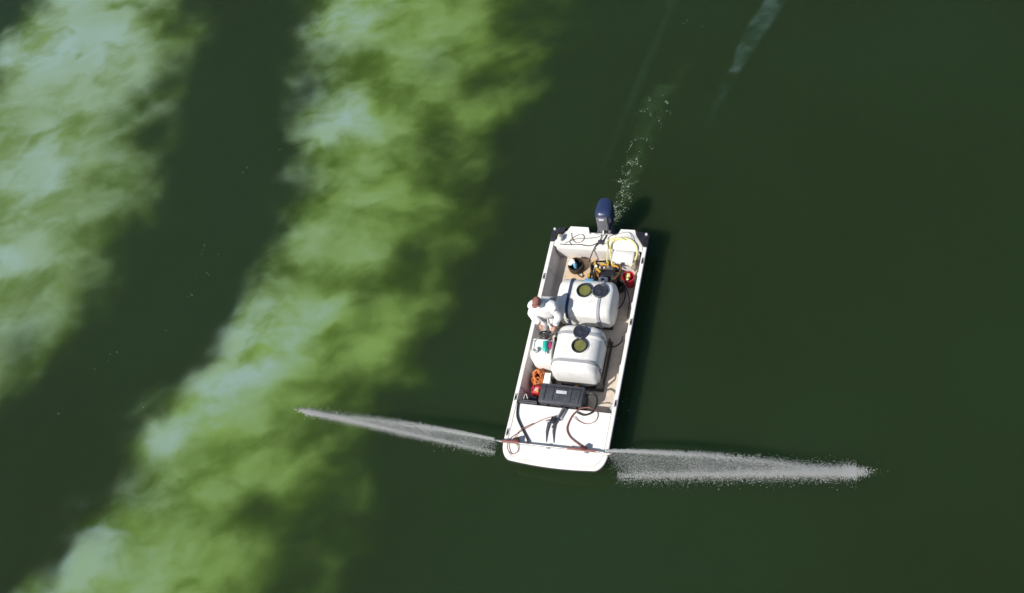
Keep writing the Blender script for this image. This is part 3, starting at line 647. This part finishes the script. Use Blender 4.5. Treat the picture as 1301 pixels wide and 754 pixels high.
# ------------------------------------------------------------------ stern gear
solo('plywood_board', G().box((.86, -.39, ZF + .012), (.92, .64, .02), .003), PLY, (.86, -.42, ZF), 'pale plywood board lying on the floor behind the wide tank', 'board')
bag = thing('canvas_bag', 'dark brown open canvas bag standing on the plywood board', 'bag', (.72, -.50, ZF + .022))
part('bag_body', G().lathe([(.16, 0), (.19, .04), (.20, .16), (.185, .22), (.17, .22), (.17, .10), (.12, .06)], (.72, -.50, ZF + .024), 20, None, True, True), BROWNBAG, bag)
part('bag_strap', G().tube([(.88, -.5, ZF + .22), (.95, -.42, ZF + .16), (.96, -.33, ZF + .05), (.90, -.30, ZF + .035)], .014, 6, smooth=4), BROWNBAG, bag)
bottle('light blue bottle sticking out of the dark canvas bag', 'spray_bottle', (.74, -.51, ZF + .09), .048, .26, BLUE, WPL)
solo('cloth', G().ell((.66, -.60, ZF + .24), (.08, .07, .035), 12, 8).ell((.72, -.63, ZF + .245), (.055, .06, .03), 12, 8), WPL, (.66, -.6, ZF + .2), 'crumpled white rag tucked in the dark canvas bag', 'rag')
cl = thing('storage_box', 'white lidded storage box on the stern deck beside the yellow hose', 'box', (.40, .66, ZF))
part('box_body', G().box((.56, .66, ZF + .21), (.27, .48, .42), .025), WPL, cl)
part('box_lid', G().box((.56, .66, ZF + .445), (.29, .50, .05), .02), WPL, cl)
part('lid_latch', G().box((.715, .66, ZF + .40), (.02, .07, .07), .006), GREYP, cl)
bk = thing('bucket', 'red plastic bucket holding a yellow handled brush near the pump', 'bucket', (1.04, .85, ZF))
part('bucket_wall', G().lathe([(.10, 0), (.135, .36), (.147, .36), (.147, .38), (.125, .38), (.09, .10)], (1.04, .85, ZF), 28, None, True, True), REDP, bk)
part('bail', G().tube([(1.04 - .15 * math.cos(a), .85 + .05 - .1 * math.sin(a), ZF + .37 + .02 * math.sin(a)) for a in np.linspace(0, math.pi, 12)], .006, 6), STEEL, bk)
br = thing('brush', 'pale yellow scrub brush standing in the red bucket', 'brush', (1.04, .85, ZF + .1))
part('brush_handle', G().tube([(1.00, .85, ZF + .12), (1.05, .85, ZF + .34), (1.15, .86, ZF + .44)], .026, 8, smooth=3), YELHOSE, br)
part('brush_head', G().box((1.01, .85, ZF + .36), (.12, .08, .05), .015), YELHOSE, br)
# pump set
pu = thing('pump_set', 'dark engine driven pump with yellow valve handles at the stern', 'pump', (.98, .22, ZF))
part('base_frame', G().box((.98, .24, ZF + .02), (.58, .66, .035), .008), DSTEEL, pu)
part('engine_block', G().box((1.02, .34, ZF + .19), (.30, .34, .30), .03), BLACK, pu)
for k in range(5): part('cooling_fin', G().box((1.02, .56, ZF + .10 + .05 * k), (.24, .10, .012), .003), DSTEEL, pu)
part('fuel_tank', G().box((1.24, .30, ZF + .42), (.17, .21, .14), .03, seg=3), WPL, pu)
part('fuel_cap', G().lathe([(.035, 0), (.035, .025), (.02, .03)], (1.24, .30, ZF + .49), 12), BLACK, pu)
part('recoil_cover', G().lathe([(.13, 0), (.13, .05), (.09, .07), (.03, .075)], (1.02, .53, ZF + .20), 20, Matrix.Rotation(-math.pi / 2, 3, 'X')), BLACK, pu)
part('muffler', G().cyl((1.10, .52, ZF + .42), (1.28, .56, ZF + .42), .065), DSTEEL, pu)
part('pump_volute', G().lathe([(.05, -.08), (.14, -.06), (.15, .02), (.12, .06), (.05, .08)], (.98, .08, ZF + .20), 20, Matrix.Rotation(math.pi / 2, 3, 'X')), BRASS, pu)
part('manifold_pipe', G().cyl((.78, -.04, ZF + .38), (.78, .56, ZF + .38), .032).cyl((.98, .08, ZF + .3), (.78, .08, ZF + .38), .03).cyl((.78, .5, ZF + .38), (.78, .5, ZF + .04), .03).cyl((.78, -.02, ZF + .38), (1.15, -.06, ZF + .34), .03), DSTEEL, pu)
for k, (u, v, z, a) in enumerate(((.74, .02, .44, .3), (.76, .18, .45, 1.4), (.72, .33, .44, .1), (.78, .47, .46, 1.2), (1.06, -.07, .42, 0.2), (.90, .10, .44, .8))):
    vb = part('valve', G().cyl((u + .03, v - .04, ZF + z - .05), (u + .03, v + .04, ZF + z - .05), .04, n=10).cyl((u + .03, v, ZF + z - .05), (u + .03, v, ZF + z), .012, n=8), BRASS, pu)
    part('valve_handle', G().box((u + .03 + .05 * math.cos(a), v + .05 * math.sin(a), ZF + z + .008), (.16, .04, .018), .006, rz=a), YEL, vb)
for k in range(4):
    v = .0 + .15 * k; part('pressure_gauge', G().lathe([(.032, 0), (.036, .02), (.03, .028), (.004, .028)], (.86 + .04 * (k % 2), v + .06, ZF + .43), 14), (WPL, BLACK, STEEL, BLACK)[k], pu)

def hose(label, pts, r, mt, name='hose', group=None, sm=7, n=8):
    b0 = pts[len(pts) // 2]
    return solo(name, G().tube(pts, r, n, smooth=sm), mt, b0, label, 'hose', group)
zz = ZD + .018
hose('yellow hose looping over the stern deck round the white storage box', [(.80, .44, ZF + .42), (.60, .38, .62), (.41, .33, .63), (.20, .34, zz + .01), (.09, .48, zz + .01), (.07, .67, zz + .01), (.16, .85, zz + .01), (.33, .96, zz + .01), (.55, .96, .56), (.74, .84, .45)], .019, YELHOSE)
hose('second yellow hose running from the pump to the stern deck', [(.76, .30, ZF + .40), (.55, .28, .60), (.36, .26, zz + .01), (.2, .22, zz + .01), (.12, .30, zz + .01), (.10, .50, zz + .05), (.13, .62, zz + .05)], .015, YELHOSE)
hose('thin black cable draped along the front edge of stern deck', [(.33, -.93, zz), (.34, -.71, zz), (.31, -.46, zz), (.33, -.19, zz), (.22, .0, zz), (.06, .06, zz + .02), (-.1, MV, .66)], .010, BLKHOSE, 'cable')
hose('thin grey cable crossing the stern deck towards the motor', [(.30, -.80, zz), (.16, -.55, zz), (.12, -.25, zz), (.04, .02, zz), (-.12, MV + .03, .68)], .007, DSTEEL, 'cable')
hose('black hose running from red bucket along the wide tank', [(1.08, .56, .40), (1.25, .78, .48), (1.44, .83, .36), (1.66, .80, .33), (1.84, .74, .40)], .016, BLKHOSE)
hose('black hose curving along the port inner side past the wide tank', [(1.10, .62, .42), (1.30, .82, .50), (1.56, .95, .42), (1.90, .98, .40), (2.08, 1.0, .42)], .013, BLKHOSE)
hose('short black hose from the cross strapped tank to the hull side', [(2.54, .96, .40), (2.64, .93, .30), (2.74, .80, .25), (2.80, .66, .30)], .016, BLKHOSE)
hose('black hose looping out of the black case over the bow deck', [(4.16, .44, .56), (4.10, .58, .60), (4.20, .70, .62), (4.38, .73, zz + .02), (4.56, .66, zz + .01), (4.64, .50, zz), (4.60, .34, zz)], .022, BLKHOSE)
hose('black hose on the bow deck leading from the poles to the boom', [(4.48, -1.03, .64), (4.62, -1.03, zz + .01), (4.87, -.98, zz + .01), (5.13, -.81, zz + .01), (5.34, -.65, zz + .01), (5.44, -.60, .65)], .022, BLKHOSE)
hose('thin red hose crossing the bow deck and looping over the starboard bow', [(4.62, .02, zz), (4.70, -.06, zz), (4.85, -.39, zz), (5.08, -.70, zz), (5.34, -1.0, zz), (5.50, -1.05, .63), (5.63, -1.03, zz + .03), (5.73, -.92, zz), (5.66, -.80, zz), (5.52, -.83, .63), (5.46, -.92, .66)], .0085, REDHOSE)
hose('second thin red hose joining the boom valve on the starboard side', [(4.98, -.60, zz + .02), (5.16, -.83, zz + .03), (5.34, -.92, zz + .02), (5.45, -.88, .65)], .0075, REDHOSE)
hose('thick red hose curling from the black case to the port boom valve', [(4.46, .60, .64), (4.50, .40, zz + .02), (4.60, .30, zz + .02), (4.74, .22, zz + .01), (5.0, .18, zz + .01), (5.19, .29, zz + .01), (5.33, .50, zz + .02), (5.42, .62, .66)], .014, REDHOSE)
hose('thin red hose lying in an open loop on the bow deck', [(4.72, .28, zz + .03), (4.80, .42, zz), (4.84, .60, zz), (4.76, .76, zz), (4.61, .80, zz), (4.50, .72, .63), (4.47, .52, .64)], .0075, REDHOSE)

coil('coil of black hose piled between the pump and the red bucket', 'hose_coil', (1.22, .66), .12, .10, ZF + .04, .017, 6, BLKHOSE, 'hose', jit=.02, rise=.035, seed=9)
hose('black fuel line from the canvas bag side to the outboard', [(.62, -.20, ZF + .20), (.45, -.10, .55), (.30, -.02, zz + .02), (.15, .12, zz + .01), (.0, .16, zz + .02), (-.12, MV + .05, .70)], .013, BLKHOSE, 'fuel_line')
hose('tan cord lying in curls on the stern deck', [(.34, -.62, zz), (.24, -.70, zz), (.10, -.60, zz), (.02, -.45, zz), (.12, -.36, zz), (.24, -.42, zz), (.26, -.55, zz), (.14, -.66, zz), (.0, -.70, zz)], .006, BRASS, 'cord')
hose('grey cord beside the yellow hose on the stern deck', [(.30, .10, zz), (.20, .22, zz + .01), (.04, .24, zz), (-.08, .52, zz), (-.10, .70, zz), (.06, .80, zz + .03), (.26, .90, zz)], .007, STEEL, 'cord')
hose('black suction hose winding behind the pump', [(.70, .52, ZF + .10), (.60, .36, ZF + .22), (.58, .10, ZF + .20), (.66, -.05, ZF + .28), (.86, -.06, ZF + .42), (1.04, .0, ZF + .40), (1.22, .08, ZF + .40), (1.34, .16, ZF + .45)], .024, BLKHOSE)
hose('brown hose arching over the pump engine', [(.76, .56, ZF + .40), (.86, .66, ZF + .48), (1.04, .66, ZF + .50), (1.20, .58, ZF + .52), (1.30, .46, ZF + .50)], .018, BRASS)
sj = thing('primer_bottle', 'small white jug with yellow cap at the stern deck edge', 'jug', (.18, -.92, ZD + .002))
part('jug_body', G().box((.20, -.93, ZD + .08), (.14, .10, .15), .03, seg=3), WPL, sj); part('cap', G().lathe([(.025, 0), (.025, .03), (.015, .035)], (.20, -.93, ZD + .15), 12), YEL, sj)
solo('switch_box', G().box((.22, .06, ZD + .03), (.10, .13, .055), .012).cyl((.22, .06, ZD + .05), (.22, .06, ZD + .08), .025), GREYP, (.22, .06, ZD), 'small grey switch box on the stern deck ahead of the outboard', 'switch')
# anchor on the bow deck
an = thing('anchor', 'grey two fluke anchor lying on the bow deck', 'anchor', (4.9, -.12, ZD))
part('shank', G().box((4.80, -.05, ZD + .04), (.50, .05, .035), .01, rz=-.38), GREYP, an)
part('crown', G().box((4.86, -.15, ZD + .05), (.14, .13, .08), .02, rz=-.3), BLACK, an)
part('shank_plate', G().box((4.66, .01, ZD + .03), (.26, .12, .03), .01, rz=-.3), STEEL, an)
for s in (-1, 1):
    part('fluke', G().loft([[(4.90, -.18 + s * .06 - .03, ZD + .05), (4.90, -.18 + s * .06 + .03, ZD + .05), (4.90, -.18 + s * .06 + .02, ZD + .02), (4.90, -.18 + s * .06 - .02, ZD + .02)], [(5.12, -.175 + s * .075 - .022, ZD + .035), (5.12, -.175 + s * .075 + .022, ZD + .035), (5.12, -.175 + s * .075 + .016, ZD + .008), (5.12, -.175 + s * .075 - .016, ZD + .008)], [(5.36, -.13 + s * .085 - .006, ZD + .016), (5.36, -.13 + s * .085 + .006, ZD + .016), (5.36, -.13 + s * .085 + .006, ZD + .004), (5.36, -.13 + s * .085 - .006, ZD + .004)]]), GREYP, an)
part('stock', G().cyl((4.88, -.32, ZD + .05), (4.84, .02, ZD + .05), .011, n=8), BLACK, an)

# spray boom across the bow
bo = thing('spray_boom', 'grey spray boom clamped across the bow deck with a nozzle each end', 'spray boom', (5.48, -.05, ZD))
part('boom_pipe', G().tube([(5.50, -1.22, .685), (5.47, 1.14, .685)], .024, 12), STEEL, bo)
part('hose_sleeve', G().tube([(5.49, -1.17, .70), (5.485, -.78, .70)], .028, 10), REDHOSE, bo)
part('hose_sleeve', G().tube([(5.475, .3, .70), (5.47, .92, .70)], .025, 10), REDHOSE, bo)
for v in (-.85, -.15, .70): part('clamp', G().box((5.48, v, ZD + .052), (.07, .07, .10), .01), STEEL, bo)
for v, s in ((-.86, 1), (.66, -1)):
    vb = part('boom_valve', G().box((5.44, v, .70), (.09, .15, .09), .025).cyl((5.38, v + .03 * s, .70), (5.46, v + .03 * s, .70), .03), mat('dark_red_valve', (.09, .022, .018), .45, var=.3), bo)
    part('valve_handle', G().box((5.41, v, .755), (.03, .12, .014), .005, rz=.3 * s), BLACK, vb)
for v, s in ((-1.22, -1), (1.14, 1)):
    nz = part('nozzle', G().tube([(5.50, v - .04 * s, .685), (5.50, v + .05 * s, .70), (5.50, v + .13 * s, .735)], lambda t: .032 - .016 * t, 10), STEEL, bo)
    part('nozzle_tip', G().cyl((5.50, v + .12 * s, .731), (5.50, v + .16 * s, .745), .017, .012, 10), BRASS, nz)

# ------------------------------------------------------------------ person, seated at the helm
def person():
    T = thing('person', 'person in a loose white long sleeved shirt and russet cap at the helm', 'person', (2.45, -.80, ZF))
    J = {'pelvis': ((2.36, -.80, .95), .17), 'waist': ((2.41, -.80, 1.10), .185), 'chest': ((2.45, -.80, 1.30), .19), 'ntop': ((2.47, -.82, 1.46), .11), 'neck': ((2.485, -.845, 1.54), .058), 'head': ((2.505, -.855, 1.63), .085), 'crown': ((2.515, -.86, 1.72), .082),
         'shL': ((2.44, -1.00, 1.41), .09), 'elL': ((2.54, -1.11, 1.15), .072), 'wrL': ((2.76, -.86, 1.05), .044),
         'shR': ((2.44, -.60, 1.41), .09), 'elR': ((2.56, -.45, 1.15), .072), 'wrR': ((2.78, -.52, 1.05), .044),
         'hipL': ((2.42, -.89, .90), .11), 'knL': ((2.64, -.90, .60), .082), 'anL': ((2.58, -.90, .24), .055), 'toL': ((2.74, -.90, .185), .045),
         'hipR': ((2.42, -.71, .90), .11), 'knR': ((2.64, -.68, .60), .082), 'anR': ((2.58, -.68, .24), .055), 'toR': ((2.74, -.68, .185), .045)}
    J = {k: ((p[0], p[1] + .06, p[2]), r) for k, (p, r) in J.items()}
    E = [('pelvis', 'waist'), ('waist', 'chest'), ('chest', 'ntop'), ('ntop', 'neck'), ('neck', 'head'), ('head', 'crown')]
    for s in 'LR': E += [('chest', 'sh' + s), ('sh' + s, 'el' + s), ('el' + s, 'wr' + s), ('pelvis', 'hip' + s), ('hip' + s, 'kn' + s), ('kn' + s, 'an' + s), ('an' + s, 'to' + s)]
    ks = list(J); me = bpy.data.meshes.new('body'); me.from_pydata([J[k][0] for k in ks], [(ks.index(a), ks.index(c_)) for a, c_ in E], [])
    o = bpy.data.objects.new('body_tmp', me); C.objects.link(o)
    md = o.modifiers.new('skin', 'SKIN'); ss = o.modifiers.new('sub', 'SUBSURF'); ss.levels = 2; ss.render_levels = 2
    for i, k in enumerate(ks):
        sv = me.skin_vertices[0].data[i]; r_ = J[k][1]; sv.radius = (r_, r_ * (1.22 if k in ('chest', 'waist', 'pelvis') else 1)) if False else (r_, r_); sv.use_root = k == 'pelvis'
    dg = bpy.context.evaluated_depsgraph_get(); dg.update(); ev = o.evaluated_get(dg); bm2 = bmesh.new(); bm2.from_mesh(ev.to_mesh()); ev.to_mesh_clear()
    bpy.data.objects.remove(o); bpy.data.meshes.remove(me)
    g = G(); g.bm.free(); g.bm = bm2
    def seg(p, a, c_):
        a, c_ = Vector(a), Vector(c_); t = max(0, min(1, (p - a).dot(c_ - a) / (c_ - a).length_squared)); return (p - a - (c_ - a) * t).length, t
    # loose cloth: push the shirt out with folds
    for v in bm2.verts:
        d = {e: seg(v.co, J[e[0]][0], J[e[1]][0]) for e in E}; e = min(d, key=lambda q: d[q][0] / (J[q[0]][1] + J[q[1]][1]))
        if e[0] in ('pelvis', 'waist', 'chest') and e[1] not in ('hipL', 'hipR') or e[0][:2] in ('sh', 'el'):
            nn = mnoise.noise(v.co * 8) * .03 + abs(mnoise.noise(v.co * 17)) * .022 + .022
            if e[0][:2] == 'el' and d[e][1] > .78: nn = 0
            v.co += v.normal * nn
        if e[0] in ('pelvis', 'waist', 'chest'): v.co.y = -.74 + (v.co.y + .74) * 1.2
        if e in (('neck', 'head'), ('head', 'crown')): v.co.y = -.795 + (v.co.y + .795) * .86
    for f in bm2.faces:
        p = f.calc_center_median(); d = {e: seg(p, J[e[0]][0], J[e[1]][0]) for e in E}; e = min(d, key=lambda q: d[q][0] / (J[q[0]][1] + J[q[1]][1])); t = d[e][1]
        if e[0] in ('neck', 'head') or (e == ('ntop', 'neck') and t > .7): f.material_index = 0
        elif e[0][:2] == 'el': f.material_index = 0 if t > .80 else 1
        elif e[0] in ('waist', 'chest', 'ntop') or e[0][:2] == 'sh' or e == ('pelvis', 'waist'): f.material_index = 1
        elif e[0][:2] == 'an': f.material_index = 3
        else: f.material_index = 2
    n0 = len(bm2.faces)
    # hands closed on the wheel rim: palm + five fingers
    for wr, sgn in (('wrL', 1), ('wrR', -1)):
        w_ = Vector(J[wr][0]); d = Vector((.9, .45 * sgn, -.25)).normalized(); side = Vector((-.45 * sgn, .9, 0)).normalized(); dn = d.cross(side).normalized()
        if dn.z > 0: dn = -dn
        g.ell(w_ + d * .05, (.055, .042, .02), 12, 8, Matrix((d, side, dn)).transposed())
        for k in range(4):
            b0 = w_ + d * .085 + side * (.030 - .020 * k); ln = (.062, .072, .068, .052)[k]
            g.tube([b0, b0 + d * ln * .5 + dn * .012, b0 + d * ln * .75 + dn * .04, b0 + d * ln * .5 + dn * .06], lambda t: .0095 - .003 * t, 7, smooth=3)
        b0 = w_ + d * .04 + side * .036 * sgn; g.tube([b0, b0 + side * .022 * sgn + d * .03, b0 + side * .02 * sgn + d * .055 + dn * .02], lambda t: .012 - .004 * t, 7, smooth=3)
    hd = Vector((2.515, -.798, 1.66)); FD = Vector((.96, -.2, -.12)).normalized(); SDv = Vector((.2, .97, 0)).normalized(); UPv = SDv.cross(FD) * -1
    if UPv.z < 0: UPv = -UPv
    Rh = Matrix((FD, SDv, UPv)).transposed()
    g.ell(hd + UPv * .01, (.098, .077, .115), 18, 14, Rh)                     # skull
    g.loft([[hd + FD * .09 + UPv * .03 + SDv * .006, hd + FD * .09 + UPv * .03 - SDv * .006, hd + FD * .085 + UPv * .025], [hd + FD * .118 - UPv * .02 + SDv * .017, hd + FD * .118 - UPv * .02 - SDv * .017, hd + FD * .085 - UPv * .035]])  # nose
    for s in (-1, 1): g.ell(hd + SDv * .078 * s - FD * .005, (.02, .009, .03), 10, 6, Rh)
    for f in list(bm2.faces)[n0:]: f.material_index = 0
    me = g.mesh('body', T['_b'], 70)
    for m_ in (SKIN, SHIRT, PANTS, SHOE): me.materials.append(m_)
    bo_ = bpy.data.objects.new('body', me); C.objects.link(bo_); bo_.parent = T
    for s in (-1, 1): part('eye', G().ell(hd + FD * .088 + SDv * .03 * s + UPv * .022, (.012, .014, .009), 10, 6, Rh), EYE, bo_)
    part('mouth', G().ell(hd + FD * .092 - UPv * .055, (.008, .024, .006), 10, 6, Rh), mat('lips', (.38, .14, .12), .5), bo_)
    part('hair', G().loft([[hd + Rh @ Vector((.1 * math.cos(a) * k - .008, .083 * math.sin(a) * k, z)) for a in np.linspace(.75, 2 * math.pi - .75, 18)] for z, k in ((-.05, .95), (.0, 1.03), (.05, 1.03))], False, False, closed=False), HAIR, T)
    cp = part('cap', G().loft([[hd + Rh @ Vector((.106 * k * math.cos(a), .088 * k * math.sin(a), z)) for a in np.linspace(0, 2 * math.pi, 22, endpoint=False)] for z, k in ((.045, 1.0), (.075, 1.0), (.105, .9), (.128, .68), (.138, .4), (.141, .08))], False, True), CAP, T)
    part('cap_brim', G().loft([[hd + Rh @ Vector((.08 + .09 * k * math.cos(a), .082 * math.sin(a), .05 - .018 * k + .012 * math.cos(a * 2) * 0)) for a in np.linspace(-1.5, 1.5, 13)] for k in (0.0, .5, 1.0)], False, False, closed=False), CAP, cp)
    # collar and cuffs end the shirt cleanly
    part('collar', G().tube([Vector((2.478, -.775, 1.52)) + Vector((.066 * math.cos(a), .068 * math.sin(a), -.012 * math.cos(a))) for a in np.linspace(0, 2 * math.pi, 18, endpoint=False)], .016, 8, closed=True), SHIRT, T)
    for s in 'LR':
        a, c_ = Vector(J['el' + s][0]), Vector(J['wr' + s][0]); p = a.lerp(c_, .80); d = (c_ - a).normalized()
        part('cuff', G().tube([p - d * .02, p + d * .02], .060, 14), SHIRT, T)
    return T
person()
for o in list(bpy.data.objects):
    if '_b' in o: del o['_b']
